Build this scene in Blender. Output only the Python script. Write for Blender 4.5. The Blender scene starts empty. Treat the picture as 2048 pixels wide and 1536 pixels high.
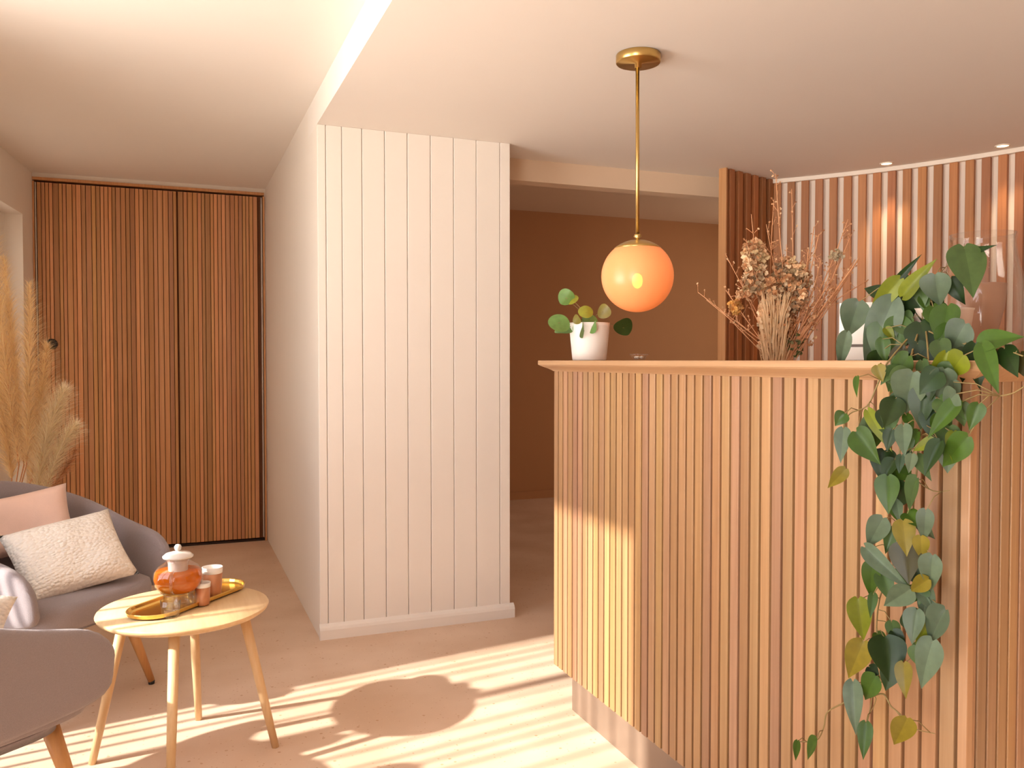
import bpy, math, random
from mathutils import Vector, Matrix, noise
random.seed(7)
C = bpy.context.scene.collection
PI = math.pi
R = math.radians

# ------------------------------------------------------------------ camera
F = 1700.0
TH = R(21.71)
PITCH = R(1.584)
CAMZ = 1.25
st, ct = math.sin(TH), math.cos(TH)
FW = Vector((st, ct, 0)); RT = Vector((ct, -st, 0))

def at_d(px, py, d):
    """point at forward distance d seen at photo pixel (horizon at 721)"""
    p = FW * d + RT * ((px - 1024) / F * d)
    return Vector((p.x, p.y, CAMZ - (py - 721) / F * d))

def at_X(px, py, X):
    a = math.atan((px - 1024) / F) + TH
    Y = X / math.tan(a)
    d = X * st + Y * ct
    return Vector((X, Y, CAMZ - (py - 721) / F * d))

def at_z(px, py, z):
    return at_d(px, py, (CAMZ - z) * F / (py - 721))

cam = bpy.data.cameras.new('camera')
cam.lens = F * 36 / 2048
cam.sensor_width = 36
cam.clip_start = 0.02
co = bpy.data.objects.new('camera', cam)
C.objects.link(co)
co.location = (0, 0, CAMZ)
co.rotation_euler = (PI / 2 - PITCH, 0, -TH)
bpy.context.scene.camera = co

# ------------------------------------------------------------------ materials
def lin(c):
    c = c / 255.0
    return c / 12.92 if c <= .04045 else ((c + .055) / 1.055) ** 2.4

def rgb(r, g, b):
    return (lin(r), lin(g), lin(b), 1)

def new_mat(name):
    m = bpy.data.materials.new(name)
    m.use_nodes = True
    nt = m.node_tree
    return m, nt, nt.nodes['Principled BSDF']

def plain(name, col, rough=.6, metal=0, spec=.5, bump=0, bscale=200, var=.0, vscale=6, **kw):
    m, nt, b = new_mat(name)
    b.inputs['Roughness'].default_value = rough
    b.inputs['Metallic'].default_value = metal
    b.inputs['Specular IOR Level'].default_value = spec
    tc = nt.nodes.new('ShaderNodeTexCoord')
    nz = nt.nodes.new('ShaderNodeTexNoise'); nz.inputs['Scale'].default_value = vscale
    nz.inputs['Detail'].default_value = 4
    nt.links.new(tc.outputs['Object'], nz.inputs['Vector'])
    mx = nt.nodes.new('ShaderNodeMix'); mx.data_type = 'RGBA'
    mx.inputs['A'].default_value = tuple(c * (1 - var) for c in col[:3]) + (1,)
    mx.inputs['B'].default_value = tuple(min(1, c * (1 + var)) for c in col[:3]) + (1,)
    nt.links.new(nz.outputs['Fac'], mx.inputs['Factor'])
    nt.links.new(mx.outputs['Result'], b.inputs['Base Color'])
    if bump:
        n2 = nt.nodes.new('ShaderNodeTexNoise'); n2.inputs['Scale'].default_value = bscale
        nt.links.new(tc.outputs['Object'], n2.inputs['Vector'])
        bp = nt.nodes.new('ShaderNodeBump'); bp.inputs['Strength'].default_value = bump
        bp.inputs['Distance'].default_value = .002
        nt.links.new(n2.outputs['Fac'], bp.inputs['Height'])
        nt.links.new(bp.outputs['Normal'], b.inputs['Normal'])
    for k, v in kw.items():
        b.inputs[k.replace('_', ' ')].default_value = v
    return m

def wood(name, c1, c2, rough=.45, tint=True, scale=(90, 90, 2.2), rot=0, contrast=1.0):
    """long-grained timber; every slat carries its own tint"""
    m, nt, b = new_mat(name)
    b.inputs['Roughness'].default_value = rough
    tc = nt.nodes.new('ShaderNodeTexCoord')
    mp = nt.nodes.new('ShaderNodeMapping'); mp.inputs['Scale'].default_value = scale
    mp.inputs['Rotation'].default_value = (0, 0, rot)
    nt.links.new(tc.outputs['Object'], mp.inputs['Vector'])
    nz = nt.nodes.new('ShaderNodeTexNoise'); nz.inputs['Scale'].default_value = 1
    nz.inputs['Detail'].default_value = 5; nz.inputs['Roughness'].default_value = .6
    nt.links.new(mp.outputs['Vector'], nz.inputs['Vector'])
    cr = nt.nodes.new('ShaderNodeValToRGB')
    cr.color_ramp.elements[0].position = .5 - .25 / contrast; cr.color_ramp.elements[0].color = c2
    cr.color_ramp.elements[1].position = .5 + .25 / contrast; cr.color_ramp.elements[1].color = c1
    nt.links.new(nz.outputs['Fac'], cr.inputs['Fac'])
    out = cr.outputs['Color']
    if tint:
        at = nt.nodes.new('ShaderNodeAttribute'); at.attribute_name = 'tint'
        mx = nt.nodes.new('ShaderNodeMix'); mx.data_type = 'RGBA'; mx.blend_type = 'MULTIPLY'
        mx.inputs['Factor'].default_value = 1
        nt.links.new(out, mx.inputs['A']); nt.links.new(at.outputs['Color'], mx.inputs['B'])
        out = mx.outputs['Result']
    nt.links.new(out, b.inputs['Base Color'])
    bp = nt.nodes.new('ShaderNodeBump'); bp.inputs['Strength'].default_value = .15
    bp.inputs['Distance'].default_value = .001
    nt.links.new(nz.outputs['Fac'], bp.inputs['Height']); nt.links.new(bp.outputs['Normal'], b.inputs['Normal'])
    return m

def tinted(name, rough=.5, translucent=0, sub=0, vein=False):
    """colour comes from the piece itself (leaf, floret) by its own tint"""
    m, nt, b = new_mat(name)
    b.inputs['Roughness'].default_value = rough
    at = nt.nodes.new('ShaderNodeAttribute'); at.attribute_name = 'tint'
    tc = nt.nodes.new('ShaderNodeTexCoord')
    nz = nt.nodes.new('ShaderNodeTexNoise'); nz.inputs['Scale'].default_value = 60
    nt.links.new(tc.outputs['Object'], nz.inputs['Vector'])
    mr = nt.nodes.new('ShaderNodeMapRange')
    mr.inputs['To Min'].default_value = .75; mr.inputs['To Max'].default_value = 1.25
    nt.links.new(nz.outputs['Fac'], mr.inputs['Value'])
    vm = nt.nodes.new('ShaderNodeVectorMath'); vm.operation = 'SCALE'
    nt.links.new(at.outputs['Color'], vm.inputs[0]); nt.links.new(mr.outputs['Result'], vm.inputs['Scale'])
    nt.links.new(vm.outputs['Vector'], b.inputs['Base Color'])
    if translucent:
        tr = nt.nodes.new('ShaderNodeBsdfTranslucent')
        nt.links.new(vm.outputs['Vector'], tr.inputs['Color'])
        ms = nt.nodes.new('ShaderNodeMixShader'); ms.inputs['Fac'].default_value = translucent
        nt.links.new(b.outputs['BSDF'], ms.inputs[1]); nt.links.new(tr.outputs['BSDF'], ms.inputs[2])
        nt.links.new(ms.outputs['Shader'], nt.nodes['Material Output'].inputs['Surface'])
    return m

def glassy(name, col=(1, 1, 1, 1), alpha=.04, rough=.02):
    """thin clear glass: mostly see-through, with real reflections"""
    m, nt, b = new_mat(name)
    nt.nodes.remove(b)
    g = nt.nodes.new('ShaderNodeBsdfGlossy'); g.inputs['Roughness'].default_value = rough
    t = nt.nodes.new('ShaderNodeBsdfTransparent'); t.inputs['Color'].default_value = col
    lw = nt.nodes.new('ShaderNodeLayerWeight'); lw.inputs['Blend'].default_value = .5
    pw = nt.nodes.new('ShaderNodeMath'); pw.operation = 'POWER'; pw.inputs[1].default_value = 3.5
    nt.links.new(lw.outputs['Facing'], pw.inputs[0])
    fr = nt.nodes.new('ShaderNodeMath'); fr.operation = 'MULTIPLY'; fr.inputs[1].default_value = .75
    nt.links.new(pw.outputs['Value'], fr.inputs[0])
    ad = nt.nodes.new('ShaderNodeMath'); ad.operation = 'ADD'; ad.inputs[1].default_value = alpha
    nt.links.new(fr.outputs['Value'], ad.inputs[0])
    ms = nt.nodes.new('ShaderNodeMixShader')
    nt.links.new(ad.outputs['Value'], ms.inputs['Fac'])
    nt.links.new(t.outputs['BSDF'], ms.inputs[1]); nt.links.new(g.outputs['BSDF'], ms.inputs[2])
    nt.links.new(ms.outputs['Shader'], nt.nodes['Material Output'].inputs['Surface'])
    return m

WALLC = (.82, .75, .675, 1)
M = {}
M['wall'] = plain('wall_paint', WALLC, .75, var=.015)
M['panel'] = plain('panel_paint', (.83, .77, .71, 1), .55, var=.015)
M['ceil'] = plain('ceiling_paint', (.83, .77, .71, 1), .8, var=.01)
M['hall'] = plain('hall_paint', (.50, .25, .11, 1), .8, var=.03)
M['beam'] = plain('beam_paint', (.72, .55, .40, 1), .8, var=.01)
M['white'] = plain('white_trim', (.86, .76, .66, 1), .5)
M['slatwall'] = plain('slat_wall_paint', (.84, .72, .62, 1), .6)
M['dark'] = plain('dark_gap', (.03, .012, .006, 1), .8)
M['backing'] = plain('dark_backing', (.10, .035, .012, 1), .8)
M['doorback'] = plain('door_backing', (.24, .095, .035, 1), .8)
M['oak'] = wood('oak_slats', (.47, .275, .138, 1), (.35, .18, .08, 1), .42)
M['oaktop'] = wood('oak_top', (.50, .30, .158, 1), (.42, .23, .112, 1), .4, tint=False, scale=(60, 3, 60))
M['oakedge'] = wood('oak_edge', (.62, .33, .15, 1), (.50, .235, .09, 1), .45, tint=False)
M['cedar'] = wood('cedar_slats', (.68, .35, .155, 1), (.52, .225, .085, 1), .5)
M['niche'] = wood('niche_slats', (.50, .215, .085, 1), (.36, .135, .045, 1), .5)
M['kick'] = plain('plinth_metal', (.27, .19, .14, 1), .4, metal=.3, var=.2, vscale=8)
M['beech'] = wood('beech_table', (.80, .58, .33, 1), (.70, .46, .23, 1), .4, tint=False, scale=(50, 4, 50), rot=.5)
M['beechleg'] = wood('beech_leg', (.76, .54, .31, 1), (.64, .42, .21, 1), .4, tint=False, scale=(70, 70, 5))
M['chairleg'] = wood('chair_leg_wood', (.64, .34, .13, 1), (.50, .24, .08, 1), .4, tint=False, scale=(70, 70, 5))
M['felt'] = plain('grey_felt', (.29, .245, .255, 1), .95, spec=.15, bump=.6, bscale=420, var=.12, vscale=260, Sheen_Weight=.25, Sheen_Roughness=.5)
M['pink'] = plain('pink_velvet', (.80, .56, .47, 1), .9, spec=.2, bump=.3, bscale=300, var=.06, vscale=20, Sheen_Weight=.2)
M['cream'] = plain('cream_weave', (.86, .80, .73, 1), .95, spec=.2)
M['brass'] = plain('brushed_brass', (.62, .42, .15, 1), .28, metal=1, var=.05)
M['gold'] = plain('gold_tray', (.85, .56, .16, 1), .25, metal=1, var=.05)
M['black'] = plain('black_metal', (.02, .018, .016, 1), .4)
M['steel'] = plain('pale_metal', (.62, .55, .50, 1), .4, metal=.5)
M['pot'] = plain('white_pot', (.86, .82, .78, 1), .5, bump=.1, bscale=90)
M['pot2'] = plain('blush_pot', (.78, .60, .50, 1), .5)
M['soil'] = plain('soil', (.05, .028, .015, 1), .95, bump=1, bscale=120, var=.4, vscale=80)
M['leaf'] = tinted('leaf', .38, .18); M['leaf'].node_tree.nodes['Principled BSDF'].inputs['Specular IOR Level'].default_value = .32
M['pilea'] = tinted('pilea_leaf', .4, .2)
M['stem'] = plain('stem', (.24, .17, .06, 1), .6)
M['dry'] = tinted('dried_flowers', .85, .25)
M['pampas'] = tinted('pampas_plume', .8, .35)
M['drystem'] = plain('dried_stem', (.72, .36, .18, 1), .7)
M['glass'] = glassy('clear_glass')
M['vaseglass'] = glassy('clear_vase_glass', (.975, .965, .95, 1), .03)
M['bowlglass'] = glassy('clear_glass_bowl', (.965, .955, .94, 1), .07)
M['tea'] = plain('amber_tea', (.95, .22, .01, 1), .05, Transmission_Weight=.45, IOR=1.25)
M['lid'] = plain('milky_glass', (.88, .82, .76, 1), .2, Transmission_Weight=.25)
M['cup'] = plain('copper_cup', (.55, .24, .12, 1), .35, metal=.35, var=.1, vscale=60)
M['mauve'] = plain('mauve_ceramic_refraction', (.42, .225, .15, 1), .45)  # floor vase ceramic, also the refracted ceiling colour inside the glass vase
M['box'] = plain('white_card', (.82, .79, .74, 1), .6)
M['ink'] = plain('grey_ink', (.16, .12, .10, 1), .6)

# weave for the cream cushion
m, nt = M['cream'], M['cream'].node_tree
b = nt.nodes['Principled BSDF']
tc = nt.nodes.new('ShaderNodeTexCoord')
vo = nt.nodes.new('ShaderNodeTexVoronoi'); vo.inputs['Scale'].default_value = 75
mp = nt.nodes.new('ShaderNodeMapping'); mp.inputs['Scale'].default_value = (1, 1.5, .8)
nt.links.new(tc.outputs['Object'], mp.inputs['Vector']); nt.links.new(mp.outputs['Vector'], vo.inputs['Vector'])
bp = nt.nodes.new('ShaderNodeBump'); bp.inputs['Strength'].default_value = .9; bp.inputs['Distance'].default_value = .006
bp.invert = True
nt.links.new(vo.outputs['Distance'], bp.inputs['Height']); nt.links.new(bp.outputs['Normal'], b.inputs['Normal'])

# terrazzo floor
m, nt, b = new_mat('cork_floor')
M['floor'] = m
b.inputs['Roughness'].default_value = .5
b.inputs['Specular IOR Level'].default_value = .35
tc = nt.nodes.new('ShaderNodeTexCoord')
n1 = nt.nodes.new('ShaderNodeTexNoise'); n1.inputs['Scale'].default_value = 2.5; n1.inputs['Detail'].default_value = 3
nt.links.new(tc.outputs['Object'], n1.inputs['Vector'])
c1 = nt.nodes.new('ShaderNodeValToRGB')
c1.color_ramp.elements[0].color = (.64, .455, .325, 1); c1.color_ramp.elements[0].position = .35
c1.color_ramp.elements[1].color = (.73, .55, .42, 1); c1.color_ramp.elements[1].position = .65
nt.links.new(n1.outputs['Fac'], c1.inputs['Fac'])
prev = c1.outputs['Color']
for sc, lo, hi, colr in ((26, .10, .16, (.46, .24, .11, 1)), (60, .12, .2, (.50, .27, .14, 1)), (95, .10, .18, (.80, .62, .45, 1))):
    vv = nt.nodes.new('ShaderNodeTexVoronoi'); vv.inputs['Scale'].default_value = sc
    nt.links.new(tc.outputs['Object'], vv.inputs['Vector'])
    n2 = nt.nodes.new('ShaderNodeMapRange')
    n2.inputs['From Min'].default_value = lo; n2.inputs['From Max'].default_value = hi
    n2.inputs['To Min'].default_value = 1; n2.inputs['To Max'].default_value = 0
    nt.links.new(vv.outputs['Distance'], n2.inputs['Value'])
    sepc = nt.nodes.new('ShaderNodeSeparateColor'); nt.links.new(vv.outputs['Color'], sepc.inputs['Color'])
    gt = nt.nodes.new('ShaderNodeMath'); gt.operation = 'GREATER_THAN'; gt.inputs[1].default_value = .62
    nt.links.new(sepc.outputs['Red'], gt.inputs[0])
    ml = nt.nodes.new('ShaderNodeMath'); ml.operation = 'MULTIPLY'
    nt.links.new(n2.outputs['Result'], ml.inputs[0]); nt.links.new(gt.outputs['Value'], ml.inputs[1])
    m2 = nt.nodes.new('ShaderNodeMath'); m2.operation = 'MULTIPLY'; m2.inputs[1].default_value = .7
    nt.links.new(ml.outputs['Value'], m2.inputs[0])
    mx = nt.nodes.new('ShaderNodeMix'); mx.data_type = 'RGBA'
    nt.links.new(m2.outputs['Value'], mx.inputs['Factor']); nt.links.new(prev, mx.inputs['A'])
    mx.inputs['B'].default_value = colr
    prev = mx.outputs['Result']
nt.links.new(prev, b.inputs['Base Color'])

# glowing lamp glass and bulbs
def emissive(name, col, strength, base=(1, .6, .25, 1), mixbase=True):
    m, nt, b = new_mat(name)
    b.inputs['Base Color'].default_value = base
    b.inputs['Emission Color'].default_value = col
    b.inputs['Emission Strength'].default_value = strength
    b.inputs['Roughness'].default_value = .3
    return m
M['globe'] = emissive('orange_globe', (1, .30, .06, 1), .27, (.92, .42, .18, 1))
nt = M['globe'].node_tree
tr = nt.nodes.new('ShaderNodeBsdfTransparent'); tr.inputs['Color'].default_value = (1, .75, .45, 1)
ms = nt.nodes.new('ShaderNodeMixShader'); ms.inputs['Fac'].default_value = .14
nt.links.new(nt.nodes['Principled BSDF'].outputs['BSDF'], ms.inputs[1]); nt.links.new(tr.outputs['BSDF'], ms.inputs[2])
nt.links.new(ms.outputs['Shader'], nt.nodes['Material Output'].inputs['Surface'])
M['spot'] = emissive('spot_lens', (1, .72, .40, 1), 6)

# ------------------------------------------------------------------ mesh builder
class MB:
    def __init__(s):
        s.v = []; s.f = []; s.t = []; s.sm = []
    def add(s, vs, fs, tint=(1, 1, 1), smooth=False):
        o = len(s.v)
        s.v.extend([tuple(p) for p in vs])
        for f in fs:
            s.f.append([o + i for i in f]); s.t.append(tint); s.sm.append(smooth)
    def box(s, a, b, tint=(1, 1, 1), mat=None):
        x0, y0, z0 = a; x1, y1, z1 = b
        vs = [Vector(p) for p in ((x0, y0, z0), (x1, y0, z0), (x1, y1, z0), (x0, y1, z0), (x0, y0, z1), (x1, y0, z1), (x1, y1, z1), (x0, y1, z1))]
        if mat: vs = [mat @ p for p in vs]
        s.add(vs, [(0, 3, 2, 1), (4, 5, 6, 7), (0, 1, 5, 4), (1, 2, 6, 5), (2, 3, 7, 6), (3, 0, 4, 7)], tint)
    def tube(s, pts, rads, n=8, tint=(1, 1, 1), cap=True):
        pts = [Vector(p) for p in pts]
        if not hasattr(rads, '__len__'): rads = [rads] * len(pts)
        vs = []; up = None
        for i, p in enumerate(pts):
            d = (pts[min(i + 1, len(pts) - 1)] - pts[max(i - 1, 0)]).normalized()
            if up is None:
                up = Vector((0, 0, 1)) if abs(d.z) < .9 else Vector((1, 0, 0))
            a = d.cross(up).normalized(); up = a.cross(d).normalized()
            for k in range(n):
                w = 2 * PI * k / n
                vs.append(p + (a * math.cos(w) + up * math.sin(w)) * rads[i])
        fs = []
        for i in range(len(pts) - 1):
            for k in range(n):
                fs.append((i * n + k, i * n + (k + 1) % n, (i + 1) * n + (k + 1) % n, (i + 1) * n + k))
        if cap:
            fs.append(tuple(range(n))[::-1]); fs.append(tuple((len(pts) - 1) * n + k for k in range(n)))
        s.add(vs, fs, tint, True)
    def lathe(s, prof, c=(0, 0, 0), n=40, tint=(1, 1, 1), close=False, sx=1, sy=1, mat=None):
        vs = []
        for r, z in prof:
            for k in range(n):
                w = 2 * PI * k / n
                p = Vector((r * math.cos(w) * sx, r * math.sin(w) * sy, z))
                if mat: p = mat @ p
                vs.append(p + Vector(c))
        fs = []
        for i in range(len(prof) - 1):
            for k in range(n):
                fs.append((i * n + k, i * n + (k + 1) % n, (i + 1) * n + (k + 1) % n, (i + 1) * n + k))
        s.add(vs, fs, tint, True)
    def build(s, name, mat, parent=None, bevel=0, subsurf=0, loc=None, merge=False, smooth=None):
        me = bpy.data.meshes.new(name)
        off = Vector(loc) if loc is not None else None
        vs = [tuple(Vector(p) - off) for p in s.v] if off is not None else s.v
        me.from_pydata(vs, [], s.f)
        me.polygons.foreach_set('use_smooth', s.sm if smooth is None else [smooth] * len(s.f))
        ca = me.color_attributes.new('tint', 'FLOAT_COLOR', 'CORNER')
        data = []
        for f, t in zip(s.f, s.t):
            data.extend((t[0], t[1], t[2], 1) * len(f))
        ca.data.foreach_set('color', data)
        me.update()
        if merge:
            import bmesh
            bm = bmesh.new(); bm.from_mesh(me)
            bmesh.ops.remove_doubles(bm, verts=bm.verts, dist=1e-5)
            bmesh.ops.recalc_face_normals(bm, faces=bm.faces)
            bm.to_mesh(me); bm.free()
        me.materials.append(mat)
        o = bpy.data.objects.new(name, me)
        C.objects.link(o)
        if off is not None: o.location = off
        if parent: o.parent = parent
        if bevel:
            md = o.modifiers.new('b', 'BEVEL'); md.width = bevel; md.segments = 2; md.limit_method = 'ANGLE'; md.angle_limit = R(40)
        if subsurf:
            md = o.modifiers.new('s', 'SUBSURF'); md.levels = subsurf; md.render_levels = subsurf
        return o

def tag(o, label=None, cat=None, group=None, kind=None):
    if label: o['label'] = label
    if cat: o['category'] = cat
    if group: o['group'] = group
    if kind: o['kind'] = kind
    return o

def thing(name, loc, label, cat, group=None, rz=0):
    o = bpy.data.objects.new(name, None); C.objects.link(o)
    o.location = loc; o.rotation_euler = (0, 0, rz); o.empty_display_size = .05
    return tag(o, label, cat, group)

def struct(name, mb, mat, parent=None, **kw):
    o = mb.build(name, mat, parent, **kw)
    if parent is None: o['kind'] = 'structure'
    return o

def boxobj(name, a, b, mat, parent=None, bevel=0):
    mb = MB(); mb.box(a, b)
    return mb.build(name, mat, parent, bevel=bevel)

# ------------------------------------------------------------------ room shell
H1, H2, H3 = 2.293, 2.43, 2.59
YB = 6.10          # wall with the timber door
X0 = .599          # left face of the panelled pier
YP = 3.829         # front face of the pier
XP = 1.514         # right edge of the pier
BEAMY = 4.10

mb = MB(); mb.box((-2.2, -2.8, -.1), (5.6, 7.3, 0)); struct('floor', mb, M['floor'])
mb = MB(); mb.box((-1.15, -2.8, H2), (X0, YB + .15, H2 + .2)); struct('ceiling_left', mb, M['ceil'])
mb = MB(); mb.box((X0, -2.8, H1), (5.6, BEAMY, H2 + .2)); struct('ceiling_right', mb, M['ceil'])
mb = MB(); mb.box((XP, BEAMY + .1, H3), (5.6, 7.3, H3 + .1)); struct('ceiling_hall', mb, M['beam'])
mb = MB(); mb.box((XP, BEAMY, 2.182), (5.6, BEAMY + .10, H3)); struct('beam', mb, M['beam'])

# pier: body, vertical tongue and groove boards, rear block
mb = MB()
mb.box((X0, YP + .012, 0), (XP, YB + 1.1, H1))
mb.box((X0, BEAMY, H1 - .001), (XP, YB + 1.1, H3 + .05))
pier = struct('wall_middle', mb, M['wall'])
mb = MB()
def px2X(px, Y):
    a = math.atan((px - 1024) / F) + TH
    return Y * math.tan(a)
edges = [X0] + [px2X(p, YP) for p in (654, 686, 726, 771, 816, 862, 908, 953, 1000)] + [XP]
for i in range(len(edges) - 1):
    g = .0012
    mb.box((edges[i] + (g if i else 0), YP, .06), (edges[i + 1] - (g if i < len(edges) - 2 else 0), YP + .0118, H1))
mb.build('board_cladding', M['panel'], pier, bevel=.0025)
mb = MB()
def base_profile(mb, x0, x1, y, h=.065, t=.012):
    # ogee-topped skirting along X in front of plane y
    prof = [(0, 0), (-t, 0), (-t, h * .62), (-t * .75, h * .8), (-t * .35, h * .92), (0, h)]
    n = len(prof)
    vs = [(x0, y + a, z) for a, z in prof] + [(x1, y + a, z) for a, z in prof]
    fs = [(i, (i + 1) % n, n + (i + 1) % n, n + i) for i in range(n)] + [tuple(range(n))[::-1], tuple(range(n, 2 * n))]
    mb.add(vs, fs)
base_profile(mb, X0 - .004, XP + .018, YP, .068, .02)
mb.box((XP, YP + .0005, 0), (XP + .0175, YP + .5, .055))
struct('baseboard_middle', mb, M['panel'])

# back wall around the door
DX0, DX1, DZ = -.80, .578, 2.376
mb = MB()
mb.box((-2.2, YB, DZ + .02), (X0, YB + .15, H2))
mb.box((DX1 + .012, YB, 0), (X0, YB + .15, DZ + .02))
mb.box((-2.2, YB, 0), (DX0 - .012, YB + .15, DZ + .02))
mb.box((-2.2, YB + .12, 0), (X0, YB + .15, H2))
struct('wall_back', mb, M['wall'])

# timber door
door = MB(); door.box((DX0, YB + .03, .012), (DX1, YB + .06, DZ))
door = struct('door_1', door, M['doorback'])
mb = MB()
x = DX0 + .012
k = 0
while x < DX1 - .03:
    w = random.choice((.018, .022, .022, .026, .030))
    br = random.choice((.72, .82, .9, 1, 1, 1.1, 1.2))
    t = (br, br * random.uniform(.93, 1.04), br * random.uniform(.85, 1.1))
    if x + w > DX1 - .012: break
    px_here = 1024 + F * math.tan(math.atan2(x, YB) - TH)
    gap = .0035
    mb.box((x, YB - .004 + random.uniform(-.003, .003), .022), (x + w, YB + .032, DZ - .004), t)
    x += w + gap
    k += 1
    if abs(px_here - 352) < 6: x += .008
mb.build('slat_cladding', M['cedar'], door, bevel=.0015)
mb = MB()
mb.box((DX0 - .012, YB - .012, DZ + .009), (DX1 + .012, YB + .06, DZ + .026))
mb.box((DX0 - .012, YB - .012, 0), (DX0 - .002, YB + .06, DZ))
mb.box((DX1 + .002, YB - .012, 0), (DX1 + .014, YB + .06, DZ))
mb.build('door_frame', M['cedar'], door)
boxobj('edge_strip', (DX1 - .010, YB - .008, .025), (DX1 - .003, YB + .03, DZ - .006), M['steel'], door)
boxobj('edge_strip', (DX0 + .002, YB - .008, .025), (DX0 + .008, YB + .03, DZ - .006), M['steel'], door)
boxobj('under_door_shade', (DX0, YB - .004, 0), (DX1, YB + .06, .014), M['dark'], door)  # dark strip standing in for the shaded gap under the door
lp = at_d(103, 688, 5.36)
mb = MB()
mt = Matrix.Rotation(R(90), 4, 'X')
mb.lathe([(0, 0), (.034, 0), (.034, .006), (.026, .010), (.0, .010)], (lp.x, YB - .004, lp.z), 24, mat=mt)
mb.lathe([(.018, .009), (.018, .03), (.022, .034), (.022, .05), (0, .052)], (lp.x, YB - .004, lp.z), 24, mat=mt)
mb.build('door_knob', M['black'], door)

# left wall, running slightly askew, with a shallow recess and two windows
A = Vector((-.812, YB, 0)); U = Vector((-.093, -1, 0)).normalized(); NIN = Vector((1, -.093, 0)).normalized()
def LW(s, n, z):
    if s <= 1.975: return A + U * s + NIN * n + Vector((0, 0, z))
    k = A + U * 1.975                      # beyond the kink the wall runs straight
    return Vector((k.x + n, k.y - (s - 1.975), z))
def lwall_box(mb, s0, s1, z0, z1, n0=-.16, n1=0):
    vs = [LW(s0, n0, z0), LW(s1, n0, z0), LW(s1, n1, z0), LW(s0, n1, z0), LW(s0, n0, z1), LW(s1, n0, z1), LW(s1, n1, z1), LW(s0, n1, z1)]
    mb.add(vs, [(0, 1, 2, 3), (7, 6, 5, 4), (4, 5, 1, 0), (5, 6, 2, 1), (6, 7, 3, 2), (7, 4, 0, 3)])
def SY(Y): return (YB - Y) / abs(U.y)
R0, R1 = SY(5.86), SY(4.3)
W0, W1 = SY(3.10), SY(1.80)
V0, V1 = SY(.62), SY(-.9)
END = SY(-2.8)
mb = MB()
lwall_box(mb, -.2, R0, 0, H2)
lwall_box(mb, R0, R1, 2.13, H2); lwall_box(mb, R0, R1, 0, 2.13, -.16, -.10)
lwall_box(mb, R1, 1.975, 0, H2); lwall_box(mb, 1.975, W0, 0, H2)
lwall_box(mb, W0, W1, 2.27, H2); lwall_box(mb, W0, W1, 0, .22)
lwall_box(mb, W1, V0, 0, H2)
lwall_box(mb, V0, V1, 2.30, H2); lwall_box(mb, V0, V1, 0, .12)
lwall_box(mb, V1, END, 0, H2)
struct('wall_left', mb, M['wall'])
# glazed window with upright fins in the sun
w1 = MB()
for s0, s1 in ((W0, W0 + .035), (W1 - .035, W1), (W0 + .46, W0 + .505)):
    lwall_box(w1, s0, s1, .22, 2.27, -.14, -.09)
lwall_box(w1, W0, W1, .22, .25, -.14, -.09); lwall_box(w1, W0, W1, 2.24, 2.27, -.14, -.09)
w1 = struct('window_1', w1, M['white'])
mb = MB()
s = W0 + .06; random.seed(3)
while s < W1 - .05:
    lwall_box(mb, s, s + .018, .25, 2.24, -.10, -.09)
    s += random.choice((.05, .075, .10, .13))
mb.build('upright_fins', M['white'], w1)
mb = MB(); lwall_box(mb, W0, W1, .22, 2.27, -.119, -.115)
mb.build('pane', glassy('window_glass', alpha=.0), w1)
w2 = MB()
for s0, s1 in ((V0, V0 + .05), (V1 - .05, V1), ((V0 + V1) / 2 - .03, (V0 + V1) / 2 + .03)):
    lwall_box(w2, s0, s1, .12, 2.3, -.14, -.09)
lwall_box(w2, V0, V1, .12, .17, -.14, -.09); lwall_box(w2, V0, V1, 2.25, 2.3, -.14, -.09)
w2 = struct('window_2', w2, M['white'])
mb = MB(); lwall_box(mb, V0, V1, .12, 2.3, -.119, -.115)
mb.build('pane', glassy('window_glass', alpha=.0), w2)
# front wall behind the camera with the shop window, right wall
mb = MB(); mb.box((-2.2, -2.8, 0), (5.6, -2.65, H2)); struct('wall_front', mb, M['wall'])
mb = MB(); mb.box((5.45, -2.8, 0), (5.6, 7.3, H3)); struct('wall_right', mb, M['wall'])
mb = MB(); mb.box((XP - .2, 7.06, 0), (5.6, 7.3, H3)); struct('wall_hall', mb, M['hall'])
mb = MB(); mb.box((XP, 7.045, 0), (5.5, 7.062, .07)); struct('baseboard_hall', mb, M['hall'])

# ------------------------------------------------------------------ curved slatted alcove
trimpts = [(1539, 364), (1590, 359), (1653, 353.4), (1716, 346.5), (1780, 338.5), (1843, 329), (1906, 319.5), (1970, 310), (2048, 299.6)]
hh = H1 - CAMZ
arc = []
for px, py in trimpts:
    d = hh * F / (721 - py); p = at_d(px, 721, d); arc.append(Vector((p.x, p.y)))
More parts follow.
